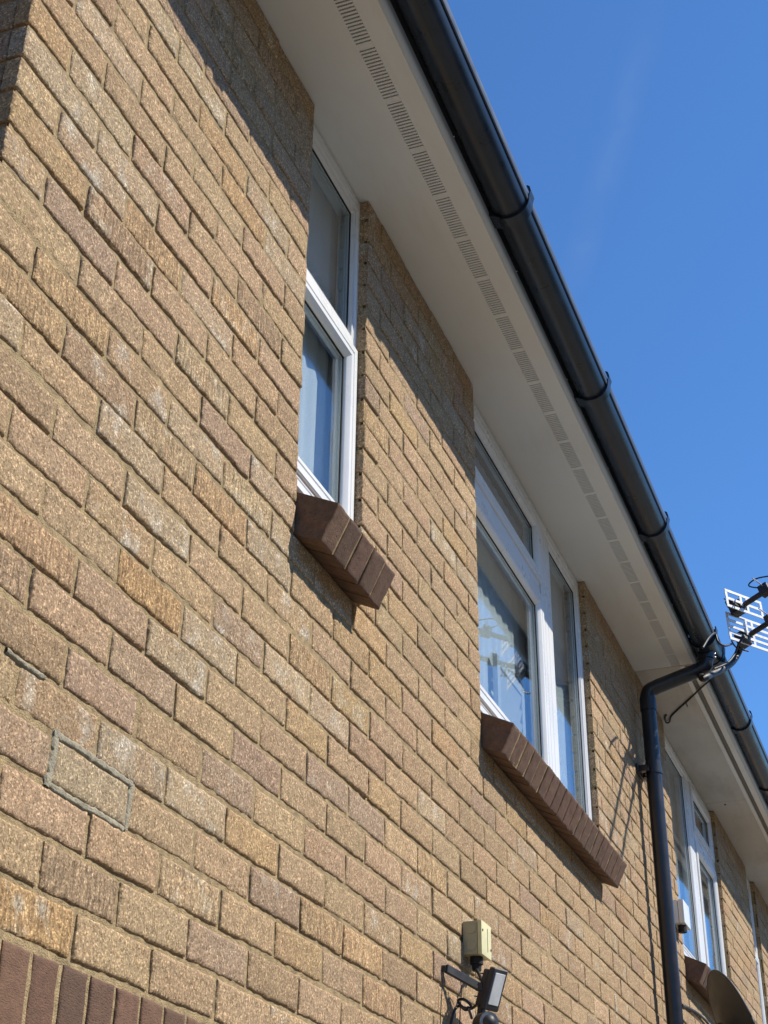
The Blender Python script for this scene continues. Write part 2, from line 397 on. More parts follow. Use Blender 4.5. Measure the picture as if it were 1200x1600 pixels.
X_CORNER, X_PARTY, X_END = -0.345, 4.62, 10.2
Z_SOF = 2.097
OPEN = [(0.785, 1.168, 11), (2.120, 3.628, 11), (5.262, 6.752, 11), (7.935, 8.315, 11)]
SOLDIER = (-0.21, 1.29, -0.45, -0.235)         # brown soldier course over the ground floor window
GWIN = (-0.10, 1.18, -1.65, -0.462)
UX, UZ = Vector((1, 0, 0)), Vector((0, 0, 1)); NY = Vector((0, -1, 0)); O0 = Vector((0, 0, 0))
def front_bricks(bw, xa, xb, start_joint=True):
    for c in range(-31, 28):
        z0, z1 = c * MOD_Z + 0.005, (c + 1) * MOD_Z - 0.005
        if c == 27: z1 -= 0.002
        par = (c % 2) * MOD_X / 2
        drift = -0.0025
        j0 = int(math.floor((xa - par) / MOD_X)) - 1; j1 = int(math.ceil((xb - par) / MOD_X)) + 1
        rowz = rng.normal(0, 0.0012)
        joints = [par + b * MOD_X + (drift * b if 0 < b < 20 else 0) * 0.35 + (rng.normal(0, 0.0035) if b not in (0, 1) or c != 0 else 0) for b in range(j0, j1 + 1)]
        joints = [j for j in joints if not (xa < j < xa + 0.07)]
        if c >= 11:                                    # closers beside the narrow window
            joints = [1.268 + rng.normal(0, 0.002) if abs(j - 1.2375) < 0.02 else j for j in joints]
        for b, (a, e) in enumerate(zip(joints, joints[1:])):
            bi = int(round((a - par) / MOD_X)) if a > xa - 0.5 else j0 + b
            segs = [(max(a + 0.005, xa), min(e - 0.005, xb))]
            cuts = [(o[0], o[1]) for o in OPEN if c >= o[2]]
            if c in (-4, -5, -6): cuts.append((SOLDIER[0] - 0.005, SOLDIER[1] + 0.005))
            elif GWIN[2] <= z0 < -0.23: cuts.append((GWIN[0], GWIN[1]))
            for (ca, cb) in cuts:
                ns = []
                for (p, q) in segs:
                    if q <= ca or p >= cb: ns.append((p, q)); continue
                    if p < ca: ns.append((p, ca))
                    if q > cb: ns.append((cb, q))
                segs = ns
            tone = pick_tone(c, bi)
            comb = 1.0 if (c, bi) in ((-3, -1), (-1, 1)) or rng.random() < 0.10 else 0.0
            patch = 0.85 if tone == 'grey' or rng.random() < 0.16 else 0.05
            for (p, q) in segs:
                if q - p < 0.012: continue
                dist = math.hypot(0.5 * (p + q) - CAM_LOC.x, z0 - CAM_LOC.z)
                bw.add(p, q, z0 + rowz, z1 + rowz, tone, comb, patch, O0, UX, UZ, NY, dist < 3.4 and z0 > -0.9, dep=0.03)

def mortar_sheet(name, parent, xa, xb):
    """uneven mortar behind the bricks, with the window openings left out"""
    xs = sorted(set(np.round(np.concatenate([np.arange(xa, min(xb, 2.4), 0.02), np.arange(max(xa, 2.4), xb, 0.05), [xb], [v for o in OPEN for v in o[:2] if xa < v < xb], [v for v in GWIN[:2] if xa < v < xb]]), 5)))
    zs = sorted(set(np.round(np.concatenate([np.arange(-2.35, Z_SOF, 0.0375), [Z_SOF, 0.825, GWIN[2], GWIN[3]]]), 5)))
    V = []; F = []
    for x in xs:
        for z in zs:
            V.append((x, 0.0041 + 0.0025 * mnoise.noise((x * 5, z * 14, 1.3)) + 0.0014 * mnoise.noise((x * 45, z * 45, 4.3)), z))
    nz = len(zs)
    for i in range(len(xs) - 1):
        for j in range(nz - 1):
            mx, mz = (xs[i] + xs[i + 1]) / 2, (zs[j] + zs[j + 1]) / 2
            if any(o[0] < mx < o[1] and mz > 0.825 for o in OPEN): continue
            if GWIN[0] < mx < GWIN[1] and GWIN[2] < mz < GWIN[3]: continue
            a = i * nz + j; F.append((a, a + nz, a + nz + 1, a + 1))
    me = bpy.data.meshes.new(name); me.from_pydata(V, [], F); me.update()
    return obj_from(name, me, M['mortar'], parent, smooth=3.1)

house = empty('terraced_house', (X_CORNER, 0, -2.35), 'buff brick terraced house end with a narrow window, a wide window and vented white soffit', 'house', 'terraced houses of buff brick')
house2 = empty('terraced_house', (X_PARTY, 0, -2.35), 'farther brick terraced house beyond the black downpipe with plain grey soffit', 'house', 'terraced houses of buff brick')

bw = Brickwork(); front_bricks(bw, X_CORNER, X_PARTY - 0.005)
# the gable return beyond the left corner, seen edge-on in shade
for c in range(-31, 30):
    z0, z1 = c * MOD_Z + 0.005, (c + 1) * MOD_Z - 0.005
    p0 = 0.1075 if c % 2 == 0 else 0.22
    y = 0.034
    e = p0
    while y < 4.0:
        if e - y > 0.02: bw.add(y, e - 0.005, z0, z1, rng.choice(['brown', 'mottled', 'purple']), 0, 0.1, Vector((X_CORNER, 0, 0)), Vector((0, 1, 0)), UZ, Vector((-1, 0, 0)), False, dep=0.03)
        y = e + 0.005; e += MOD_X
wall1 = bw.build('wall', M['brick'], house)
mort1 = mortar_sheet('mortar_joints', wall1, X_CORNER + 0.006, X_PARTY)
bm = bmesh.new(); box(bm, (X_CORNER + 0.006, 0.035, -2.35), (X_CORNER + 0.010, 4.0, 2.25))
box(bm, (X_CORNER + 0.012, 0.30, -2.35), (X_CORNER + 0.10, 3.9, 2.25))
box(bm, (X_CORNER + 0.006, 0.0095, -2.35), (X_CORNER + 0.0105, 0.034, 2.09))
obj('gable_mortar', bm, M['mortar'], wall1)
bw = Brickwork(); front_bricks(bw, X_PARTY + 0.005, X_END)
wall2 = bw.build('wall', M['brick'], house2)
mortar_sheet('mortar_joints', wall2, X_PARTY, X_END)

# mortar showing in the joints along each window jamb
for hs, ops in ((wall1, OPEN[:2]), (wall2, OPEN[2:])):
    for (a, b_, c0) in ops:
        for (xa, xb) in ((a - 0.03, a - 0.0025), (b_ + 0.0022, b_ + 0.03)):
            bm = bmesh.new(); box(bm, (xa, 0.0135, 0.83), (xb, 0.09, 2.09)); obj('jamb_mortar', bm, M['mortar'], hs)

# soldier course over the ground floor window
bw = Brickwork()
x = SOLDIER[0]
for k in range(20):
    t = (0.148, 0.083, 0.050) if rng.random() < 0.7 else (0.120, 0.068, 0.043)
    bw.add(x + 0.005, x + 0.070, SOLDIER[2], SOLDIER[3] + 0.002, 'buff', 0, 0, O0, UX, UZ, NY, True, dep=0.03, tint=t); x += 0.075
sc_ = bw.build('soldier_course', M['darkbrick'], house)
bm = bmesh.new(); box(bm, (SOLDIER[0], 0.0034, SOLDIER[2] - 0.004), (SOLDIER[1], 0.02, SOLDIER[3] + 0.0085), 0.0); obj('soldier_mortar', bm, M['mortar'], sc_)
# pale repointed joints round one replaced brick, and a crumbled joint
def smear(pts, w, parent, name, m, proud=0.0007, seed=0):
    P = curve(pts, 14); bm = bmesh.new(); rows = []
    for i, p in enumerate(P):
        t = (P[min(i + 1, len(P) - 1)] - P[max(i - 1, 0)]).normalized(); n = Vector((-t.z, 0, t.x))
        row = []
        for k in range(7):
            s = -1 + k / 3
            ww = w * (1 + 0.7 * mnoise.noise((i * 0.35 + seed, (1 if s > 0 else -1) * 3.0, 1)))
            hgt = proud * (1 - s * s) * (1 + 0.6 * mnoise.noise((i * 0.6 + seed, k * 0.7, 5)))
            row.append(bm.verts.new((p.x + n.x * s * ww, -hgt + 0.0004 + 0.0009 * mnoise.noise((i * 0.5 + seed, k * 0.9, 8)) + (0.003 if abs(s) > 0.9 else 0), p.z + n.z * s * ww)))
        rows.append(row)
    for a, b in zip(rows, rows[1:]):
        for k in range(6): bm.faces.new((a[k], a[k + 1], b[k + 1], b[k]))
    return obj(name, bm, m, parent, smooth=3.1)
for i, (pts, w) in enumerate([([(0.004, 0, 0.085), (0.003, 0, 0.04), (-0.004, 0, -0.004)], 0.0085), ([(-0.004, 0, 0.077), (0.06, 0, 0.079), (0.14, 0, 0.0775), (0.228, 0, 0.076)], 0.0062),
               ([(0.228, 0, 0.078), (0.224, 0, 0.04), (0.222, 0, 0.0)], 0.0070), ([(-0.006, 0, 0.001), (0.07, 0, -0.001), (0.15, 0, 0.001), (0.214, 0, 0.0)], 0.0058)]):
    smear(pts, w, wall1, 'repair_mortar', M['grey_mortar'], seed=i * 9)
smear([(-0.145, 0, 0.149), (-0.09, 0, 0.146), (-0.045, 0, 0.147)], 0.0048, wall1, 'repair_mortar', M['grey_mortar'], 0.002, seed=50)

# ------------------------------------------------------------------ sloping brick sills
def sill(parent, xa, xb, n):
    bw = Brickwork()
    th = math.radians(25.5)
    # local frame: U along x, W up the front face (tilted), Nrm out of the front face
    W = Vector((0, -math.sin(th), math.cos(th))); Nn = Vector((0, -math.cos(th), -math.sin(th)))
    org = Vector((0, -0.0585, 0.7975))
    pitch = (xb - xa) / n
    for k in range(n):
        f = rng.normal(1, 0.08); t = (0.150 * f, 0.088 * f, 0.055 * f)
        bw.add(xa + k * pitch + 0.003, xa + (k + 1) * pitch - 0.003, 0.0, 0.096, 'buff', 0, 0, org, UX, W, Nn, k < 6 or xa < 3, dep=0.16, tint=t)
    s = bw.build('window_sill', M['darkbrick'], parent)
    bm = bmesh.new()                                   # mortar between the sill bricks
    pr = []
    for (a, w) in ((0.0030, 0.003), (0.0030, 0.0935), (0.155, 0.093), (0.155, 0.003)):
        p = org + W * w - Nn * a; pr.append((p.y, p.z))
    prism(bm, pr, xa + 0.006, xb - 0.006)
    obj('sill_mortar', bm, M['mortar'], s)
sill(house, 0.786, 1.146, 5); sill(house, 2.122, 3.610, 20)
sill(house2, 5.262, 6.750, 20); sill(house2, 7.935, 8.313, 5)

# ------------------------------------------------------------------ windows
def frame_ring(bm, x0, x1, z0, z1, w, yf, yb, bead=0.012, lip=0.0):
    """mitred frame: outer rectangle x0..x1,z0..z1, face width w, stepped inner edge"""
    prof = [(0, yb), (0, yf + 0.003), (0.003, yf), (w * 0.42, yf), (w * 0.42 + 0.002, yf + 0.0025), (w * 0.50, yf + 0.0025), (w * 0.50 + 0.002, yf), (w - bead, yf + 0.001), (w - 0.002, yf + 0.010), (w, yf + 0.014), (w, yb)]
    rings = []
    for (i, y) in prof:
        rings.append([bm.verts.new(p) for p in ((x0 + i, y, z0 + i), (x1 - i, y, z0 + i), (x1 - i, y, z1 - i), (x0 + i, y, z1 - i))])
    n = len(rings)
    for a in range(n):
        A, B = rings[a], rings[(a + 1) % n]
        for k in range(4): bm.faces.new((A[k], A[(k + 1) % 4], B[(k + 1) % 4], B[k]))
def bar(bm, a, b, bev=0.002): box(bm, a, b, bev, seg=1)
def pane(parent, x0, x1, z0, z1, y):
    bm = bmesh.new(); box(bm, (x0 - 0.004, y, z0 - 0.004), (x1 + 0.004, y + 0.004, z1 + 0.004)); return obj('pane', bm, M['glass'], parent)
def gasket(parent, x0, x1, z0, z1, y):
    bm = bmesh.new(); r = []
    for i in (0.0, 0.004):
        r.append([bm.verts.new(p) for p in ((x0 + i, y - 0.002, z0 + i), (x1 - i, y - 0.002, z0 + i), (x1 - i, y - 0.002, z1 - i), (x0 + i, y - 0.002, z1 - i))])
    for k in range(4): bm.faces.new((r[0][k], r[0][(k + 1) % 4], r[1][(k + 1) % 4], r[1][k]))
    r2 = bmesh.ops.extrude_face_region(bm, geom=list(bm.faces)); bmesh.ops.translate(bm, verts=[v for v in r2['geom'] if isinstance(v, bmesh.types.BMVert)], vec=(0, 0.0035, 0))
    return obj('gasket', bm, M['gasket'], parent)
YF = 0.028; YG = 0.045
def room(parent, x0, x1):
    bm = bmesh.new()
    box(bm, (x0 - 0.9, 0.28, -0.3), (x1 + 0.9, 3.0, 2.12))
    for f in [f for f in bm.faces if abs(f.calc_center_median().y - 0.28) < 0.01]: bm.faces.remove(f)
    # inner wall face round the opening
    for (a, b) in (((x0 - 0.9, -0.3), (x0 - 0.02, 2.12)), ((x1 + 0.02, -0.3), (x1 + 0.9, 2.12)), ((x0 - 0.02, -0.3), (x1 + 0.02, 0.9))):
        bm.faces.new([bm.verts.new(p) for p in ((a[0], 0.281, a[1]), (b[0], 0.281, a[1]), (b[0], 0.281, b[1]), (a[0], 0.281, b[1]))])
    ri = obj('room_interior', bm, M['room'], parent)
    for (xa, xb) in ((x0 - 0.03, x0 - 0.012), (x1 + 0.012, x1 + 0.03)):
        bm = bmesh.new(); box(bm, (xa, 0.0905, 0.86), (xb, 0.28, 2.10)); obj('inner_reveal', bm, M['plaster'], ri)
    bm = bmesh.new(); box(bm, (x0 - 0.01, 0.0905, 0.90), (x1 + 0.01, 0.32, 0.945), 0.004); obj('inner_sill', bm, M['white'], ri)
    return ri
def window_narrow(hs, x0, x1):
    bm = bmesh.new()
    z0, z1, tz = 0.982, Z_SOF - 0.004, 1.583
    frame_ring(bm, x0, x1, z0, z1, 0.046, YF, 0.085)
    bar(bm, (x0 + 0.046, YF + 0.001, tz - 0.022), (x1 - 0.046, 0.084, tz + 0.022))
    w = obj('window', bm, M['white'], hs, smooth=0.6)
    bm = bmesh.new(); frame_ring(bm, x0 + 0.032, x1 - 0.032, z0 + 0.034, tz - 0.006, 0.050, YF - 0.007, 0.06); s = obj('sash', bm, M['white'], w, smooth=0.6)
    gx0, gx1 = x0 + 0.082, x1 - 0.082
    pane(s, gx0, gx1, z0 + 0.084, tz - 0.056, YG); gasket(s, gx0, gx1, z0 + 0.084, tz - 0.056, YG - 0.004)
    bm = bmesh.new(); frame_ring(bm, x0 + 0.044, x1 - 0.044, tz + 0.02, z1 - 0.044, 0.020, YF + 0.004, 0.06, bead=0.008); s2 = obj('glazing_bead', bm, M['white'], w, smooth=0.6)
    pane(s2, x0 + 0.064, x1 - 0.064, tz + 0.04, z1 - 0.064, YG); gasket(s2, x0 + 0.064, x1 - 0.064, tz + 0.04, z1 - 0.064, YG - 0.004)
    room(hs, x0, x1); return w
def window_wide(hs, x0, x1, mirror, m0=0.893, m1=1.062):
    z0, z1, tz = 0.972, Z_SOF - 0.004, 1.757
    X = (lambda a, b: (x0 + a, x0 + b)) if not mirror else (lambda a, b: (x1 - b, x1 - a))
    bm = bmesh.new(); frame_ring(bm, x0, x1, z0, z1, 0.048, YF, 0.085)
    for (pa, pb, dy) in ((m0, m0 + 0.0215, 0.012), (m0 + 0.0235, m0 + 0.060, 0.001), (m0 + 0.060, m0 + 0.064, 0.006), (m0 + 0.064, m0 + 0.104, 0.001), (m0 + 0.104, m0 + 0.108, 0.006), (m0 + 0.108, m1, 0.001)):
        ma, mb = X(pa, pb); bar(bm, (ma, YF + dy, z0 + 0.046), (mb, 0.084, z1 - 0.046), 0.0015)
    ta, tb = X(0.048, m0); bar(bm, (ta - 0.001, YF + 0.0015, tz - 0.026), (tb + 0.001, 0.083, tz + 0.026))
    w = obj('window', bm, M['white'], hs, smooth=0.6)
    for (za, zb) in ((z0 + 0.034, tz - 0.028), (tz + 0.024, z1 - 0.034)):
        sa, sb = X(0.034, m0 + 0.019)
        bm = bmesh.new(); frame_ring(bm, sa, sb, za, zb, 0.056, YF - 0.007, 0.06); s = obj('sash', bm, M['white'], w, smooth=0.6)
        pane(s, sa + 0.056, sb - 0.056, za + 0.056, zb - 0.056, YG); gasket(s, sa + 0.056, sb - 0.056, za + 0.056, zb - 0.056, YG - 0.004)
    fa, fb = X(m1 - 0.002, x1 - x0 - 0.046)
    bm = bmesh.new(); frame_ring(bm, fa, fb, z0 + 0.046, z1 - 0.046, 0.022, YF + 0.004, 0.06, bead=0.009); s = obj('glazing_bead', bm, M['white'], w, smooth=0.6)
    pane(s, fa + 0.022, fb - 0.022, z0 + 0.068, z1 - 0.068, YG); gasket(s, fa + 0.022, fb - 0.022, z0 + 0.068, z1 - 0.068, YG - 0.004)
    room(hs, x0, x1); return w
window_narrow(house, OPEN[0][0] - 0.042, OPEN[0][1] + 0.027); window_wide(house, OPEN[1][0] - 0.024, OPEN[1][1] + 0.018, False)
window_wide(house2, OPEN[2][0] - 0.02, OPEN[2][1] + 0.018, True, 0.655, 0.83); window_narrow(house2, OPEN[3][0] - 0.02, OPEN[3][1])
# ground-floor window below the soldier course (just under the picture)
bm = bmesh.new(); frame_ring(bm, GWIN[0], GWIN[1], GWIN[2], GWIN[3], 0.055, YF + 0.03, 0.10)
w = obj('window', bm, M['white'], house, smooth=0.6); pane(w, GWIN[0] + 0.055, GWIN[1] - 0.055, GWIN[2] + 0.055, GWIN[3] - 0.055, 0.07)
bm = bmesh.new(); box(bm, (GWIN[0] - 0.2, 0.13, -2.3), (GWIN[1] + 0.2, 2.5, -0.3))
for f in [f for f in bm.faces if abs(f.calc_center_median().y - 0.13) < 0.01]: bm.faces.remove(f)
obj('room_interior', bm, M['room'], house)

# ------------------------------------------------------------------ eaves: soffit, vents, fascia, roof
Y_FR = -0.272
def slab(name, m, parent, x0, x1, y0, y1, z0, z1, bev=0.0015):
    bm = bmesh.new(); box(bm, (x0, y0, z0), (x1, y1, z1), bev, seg=1); return obj(name, bm, m, parent)
XS0, XS1 = X_CORNER - 0.12, 4.612
sof = slab('soffit', M['soffit'], house, XS0, XS1, -0.172, 0.11, Z_SOF, Z_SOF + 0.009)
slab('soffit_board', M['soffit'], sof, XS0, XS1, Y_FR, -0.212, Z_SOF, Z_SOF + 0.009)
bm = bmesh.new()                                        # slotted vent strip
per, slot, pitch = 0.1915, 0.0048, 0.01105
x = 0.648 - per * 6; y0, y1 = -0.2125, -0.1715
prev = XS0
while x < XS1 - 0.02:
    for k in range(16):
        a = x + 0.010 + k * pitch
        if a > XS1 - 0.01: break
        if a - prev > 0: box(bm, (prev, y0, Z_SOF + 0.0006), (a, y1, Z_SOF + 0.006))
        prev = a + slot
    x += per
box(bm, (prev, y0, Z_SOF + 0.0006), (XS1, y1, Z_SOF + 0.006))
obj('vent_strip', bm, M['soffit'], house)
slab('vent_backing', M['rooflight'], sof, XS0, XS1, -0.235, -0.15, Z_SOF + 0.022, Z_SOF + 0.026)
# neighbour's older boarded soffit: two boards, a raised trim and a dark groove
sof2 = slab('soffit', M['soffit_old'], house2, XS1 + 0.006, 6.615, -0.207, 0.11, Z_SOF + 0.002, Z_SOF + 0.012)
slab('soffit_board', M['soffit_old'], sof2, 6.620, X_END, -0.207, 0.11, Z_SOF + 0.002, Z_SOF + 0.012)
slab('soffit_trim', M['soffit'], sof2, XS1 + 0.006, X_END, -0.229, -0.2075, Z_SOF - 0.003, Z_SOF + 0.012)
slab('soffit_groove', M['trim_grey'], sof2, XS1 + 0.006, X_END, -0.252, -0.2295, Z_SOF + 0.010, Z_SOF + 0.016)
slab('soffit_board', M['soffit'], sof2, XS1 + 0.006, X_END, -0.283, -0.2525, Z_SOF, Z_SOF + 0.012)
bm = bmesh.new(); box(bm, (XS1 - 0.001, -0.262, Z_SOF - 0.0015), (XS1 + 0.007, 0.0, Z_SOF + 0.006)); obj('joint_strip', bm, M['soffit_old'], sof2)
q = CAM_LOC + ray(1133, 1257) * ((Z_SOF - CAM_LOC.z) / ray(1133, 1257).z)
bm = bmesh.new(); bmesh.ops.create_uvsphere(bm, u_segments=8, v_segments=6, radius=0.006, matrix=Matrix.Translation(q)); obj('hook_stub', bm, M['trim_grey'], sof2, smooth=3.1)
# drip lip and black fascia
for hs, a, b_, m in ((house, XS0, 4.616, M['soffit']), (house2, 4.617, X_END, M['soffit'])):
    bm = bmesh.new()
    yo = Y_FR if hs is house else -0.2835
    prism(bm, [(yo - 0.0003, Z_SOF), (yo - 0.006, Z_SOF + 0.0008), (yo - 0.012, Z_SOF + 0.004), (yo - 0.0155, Z_SOF + 0.009), (yo - 0.016, Z_SOF + 0.014), (yo - 0.016, Z_SOF + 0.033), (yo - 0.0003, Z_SOF + 0.033)], a, b_)
    obj('soffit_lip', bm, M['lip'], hs, smooth=1.0)
    yf = yo - 0.0145
    bm = bmesh.new(); box(bm, (a, yf, Z_SOF + 0.0333), (b_, yf + 0.018, 2.285))
    fa = obj('fascia', bm, M['fascia'], hs)
    for xx in np.arange(a + 0.32, b_, 0.6):
        bm = bmesh.new(); bmesh.ops.create_uvsphere(bm, u_segments=8, v_segments=6, radius=0.0032, matrix=Matrix.Translation((xx, yf, 2.139)))
        obj('fixing_pin', bm, M['silver'], fa, smooth=3.1)
    # roof slope behind the gutter
    bm = bmesh.new()
    pr = [(-0.33, 2.272), (-0.33, 2.298), (4.2, 2.298 + 4.53 * 0.62), (4.2, 2.272 + 4.53 * 0.62)]
    prism(bm, pr, a, b_)
    for k in range(22):
        yy = -0.30 + k * 0.2; zz = 2.298 + (yy + 0.33) * 0.62
        box(bm, (a + 0.003, yy, zz + 0.002), (b_ - 0.003, yy + 0.19, zz + 0.018), M4=None)
    obj('roof', bm, M['tile'], hs)
bm = bmesh.new(); prism(bm, [(0.03, 2.25), (3.95, 2.27 + 4.28 * 0.62 - 0.05), (3.95, 2.25)], X_CORNER + 0.03, X_CORNER + 0.2); obj('gable', bm, M['mortar'], house)

# ------------------------------------------------------------------ gutter
GC, GZ, GR = -0.345, 2.160, 0.0525
def gutter_profile(r, yc=GC, zc=GZ):
    out = []
    for k in range(0, 25):
        a = math.pi + math.pi * k / 24      # back -> bottom -> front
        out.append((yc - math.cos(a) * r * (-1) * -1, zc + math.sin(a) * r))
    return out
def gutter(parent, x0, x1):
    bm = bmesh.new()
    outer = []; inner = []
    for k in range(25):
        a = math.pi * k / 24
        outer.append((GC + GR * math.cos(a), GZ - GR * math.sin(a)))      # from back (+y) round the bottom to the front (-y)
        inner.append((GC + (GR - 0.0025) * math.cos(a), GZ - (GR - 0.0025) * math.sin(a)))
    fy = GC - GR
    front = [(fy, GZ + 0.006), (fy - 0.0035, GZ + 0.008), (fy - 0.0045, GZ + 0.012), (fy - 0.0045, GZ + 0.019), (fy - 0.002, GZ + 0.022), (fy + 0.003, GZ + 0.021), (fy + 0.0025, GZ)]
    back = [(GC + GR - 0.0025, GZ + 0.026), (GC + GR, GZ + 0.026)]
    prof = outer + front + inner[::-1] + back
    prism(bm, prof, x0, x1)
    g = obj('gutter', bm, M['black'], parent, smooth=0.7)
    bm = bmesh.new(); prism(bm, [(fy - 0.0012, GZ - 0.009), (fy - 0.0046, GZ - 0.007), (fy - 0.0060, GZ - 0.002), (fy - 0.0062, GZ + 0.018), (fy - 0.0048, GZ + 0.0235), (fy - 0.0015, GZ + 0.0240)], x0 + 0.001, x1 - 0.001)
    obj('gutter_rim_sheen', bm, M['sheenpvc'], g, smooth=0.7); return g  # strip coloured lighter as the sheen along the front lip
g1 = gutter(house, X_CORNER - 0.13, 4.46); g2 = gutter(house2, 4.70, X_END)
def gutter_bracket(parent, x, w=0.038):
    bm = bmesh.new()
    r1, r0 = GR + 0.0085, GR + 0.0008
    outer = []; inner = []
    for k in range(21):
        a = math.pi * k / 20
        outer.append((GC + r1 * math.cos(a), GZ - r1 * math.sin(a))); inner.append((GC + r0 * math.cos(a), GZ - r0 * math.sin(a)))
    fy = GC - r1
    hook = [(fy - 0.002, GZ + 0.012), (fy - 0.006, GZ + 0.024), (fy - 0.003, GZ + 0.040), (fy + 0.004, GZ + 0.046), (fy + 0.007, GZ + 0.045), (fy + 0.001, GZ + 0.036), (fy - 0.0012, GZ + 0.024), (fy + 0.001, GZ + 0.010)]
    prism(bm, outer + hook + inner[::-1], x - w / 2, x + w / 2)
    # web plate fixed to the fascia
    prism(bm, [(-0.2868, 2.118), (-0.2868, 2.165), (GC + r1 - 0.003, 2.15), (GC + r1 * 0.75, GZ - r1 * 0.66 - 0.001), (GC + r1 * 0.45, GZ - r1 * 0.89 - 0.001)], x - w * 0.72, x + w * 0.72)
    return obj('bracket', bm, M['black'], parent, smooth=0.7)
for x in (0.43, 1.395, 2.365, 3.375): gutter_bracket(g1, x)
for x in (5.555, 6.53, 7.5): gutter_bracket(g2, x)
# running outlet above the downpipe
bm = bmesh.new()
r1, r0 = GR + 0.0085, GR + 0.0006
pr = [(GC + r1 * math.cos(math.pi * k / 20), GZ - r1 * math.sin(math.pi * k / 20)) for k in range(21)] + [(GC - r1 - 0.003, GZ + 0.022), (GC - r1 + 0.002, GZ + 0.024)] + \
     [(GC + r0 * math.cos(math.pi * k / 20), GZ - r0 * math.sin(math.pi * k / 20)) for k in range(20, -1, -1)]
prism(bm, pr, 4.455, 4.705)
for xx in (4.455, 4.667):
    p2 = [(GC + (r1 + 0.004) * math.cos(math.pi * k / 20), GZ - (r1 + 0.004) * math.sin(math.pi * k / 20)) for k in range(21)] + [(GC - r1 - 0.008, GZ + 0.034), (GC - r1 - 0.003, GZ + 0.036)] + \
         [(GC + (r1 + 0.0003) * math.cos(math.pi * k / 20), GZ - (r1 + 0.0003) * math.sin(math.pi * k / 20)) for k in range(20, -1, -1)]
    prism(bm, p2, xx - 0.004, xx + 0.042)
outlet = obj('outlet', bm, M['black'], g1, smooth=0.7)
# ------------------------------------------------------------------ downpipe
PX, PY, PR = 4.50, -0.066, 0.034
OX, OY = 4.545, GC + 0.004
dp = None
bm = bmesh.new()
path = [(OX, OY, 2.125), (OX, OY, 2.085)]
path += [tuple(p) for p in curve([(OX, OY, 2.075), (OX - 0.001, OY + 0.010, 2.047), (OX - 0.004, OY + 0.04, 2.030)], 5)]
path += [tuple(p) for p in curve([(PX + 0.006, PY - 0.050, 1.962), (PX + 0.001, PY - 0.012, 1.943), (PX, PY, 1.915)], 5)]
path += [(PX, PY, 1.4), (PX, PY, 0.0), (PX, PY, -2.33)]
tube(bm, path, PR, 28)
dp = obj('downpipe', bm, M['pipe'], house, smooth=0.9)
bm = bmesh.new(); tube(bm, [(OX, OY, 2.135), (OX, OY, 2.078)], PR + 0.006, 28); obj('socket', bm, M['pipe'], dp, smooth=0.7)
bm = bmesh.new()
tube(bm, [(PX, PY, 1.905), (PX, PY, 1.845)], PR + 0.0035, 28)
obj('socket', bm, M['pipe'], dp, smooth=0.7)
def pipe_clip(z):
    bm = bmesh.new()
    n = 28; ring = []
    for (r, dz) in ((PR + 0.0008, -0.016), (PR + 0.0038, -0.016), (PR + 0.0038, 0.016), (PR + 0.0008, 0.016)):
        ring.append([bm.verts.new((PX + r * math.cos(2 * math.pi * k / n), PY + r * math.sin(2 * math.pi * k / n), z + dz)) for k in range(n)])
    for a in range(4):
        for k in range(n): bm.faces.new((ring[a][k], ring[a][(k + 1) % n], ring[(a + 1) % 4][(k + 1) % n], ring[(a + 1) % 4][k]))
    box(bm, (PX - 0.072, -0.010, z - 0.019), (PX + 0.072, -0.002, z + 0.019), 0.002)
    box(bm, (PX - 0.058, PY + 0.012, z - 0.014), (PX - 0.030, -0.0095, z + 0.014), 0.002)
    box(bm, (PX + 0.030, PY + 0.012, z - 0.014), (PX + 0.058, -0.0095, z + 0.014), 0.002)
    b = obj('pipe_clip', bm, M['pipe'], dp, smooth=0.6)
pipe_clip(1.56); pipe_clip(-0.3)
for zz in (2.108, 2.090):
    bm = bmesh.new(); bmesh.ops.create_uvsphere(bm, u_segments=12, v_segments=8, radius=0.006, matrix=Matrix.Translation((OX + 0.012, OY - PR - 0.006, zz)))
    obj('screw_head', bm, M['silver'], dp, smooth=3.1)

# ------------------------------------------------------------------ curtains and blinds in the windows
def drape(name, m, x0, x1, z0, z1, y, waves, amp, label, cat):
    bm = bmesh.new(); n = int(waves * 10); rows = []
    for j in range(9):
        z = z0 + (z1 - z0) * j / 8
        rows.append([bm.verts.new((x0 + (x1 - x0) * i / n, y + amp * (0.6 + 0.4 * (1 - j / 8)) * math.sin(2 * math.pi * waves * i / n + 0.3 * math.sin(j)), z)) for i in range(n + 1)])
    for a, b in zip(rows, rows[1:]):
        for i in range(n): bm.faces.new((a[i], a[i + 1], b[i + 1], b[i]))
    f0 = list(bm.faces); r = bmesh.ops.extrude_face_region(bm, geom=f0); bmesh.ops.translate(bm, verts=[v for v in r['geom'] if isinstance(v, bmesh.types.BMVert)], vec=(0, 0.002, 0))
    o = obj(name, bm, m, None, smooth=1.0); at_base(o); return tag(o, label, cat)
drape('net_curtain', M['net'], 0.735, 1.204, 0.947, 2.07, 0.0965, 7, 0.004, 'pale net curtain hanging the full height of the narrow window', 'net curtain')
drape('net_curtain', M['net'], 2.10, 3.08, 0.947, 2.07, 0.118, 13, 0.003, 'pale net curtain behind the large left panes of the wide window', 'net curtain')
drape('net_curtain', M['net'], 3.09, 3.655, 0.947, 2.07, 0.0965, 5, 0.005, 'pale net curtain behind the right pane of the wide window', 'net curtain')
xa, xb = 2.60, 2.93
sh = empty('window_shutter', ((xa + xb) / 2, 0.11, 0.947), 'white slatted shutter leaf low in the large pane of the wide window', 'shutter')
bm = bmesh.new()
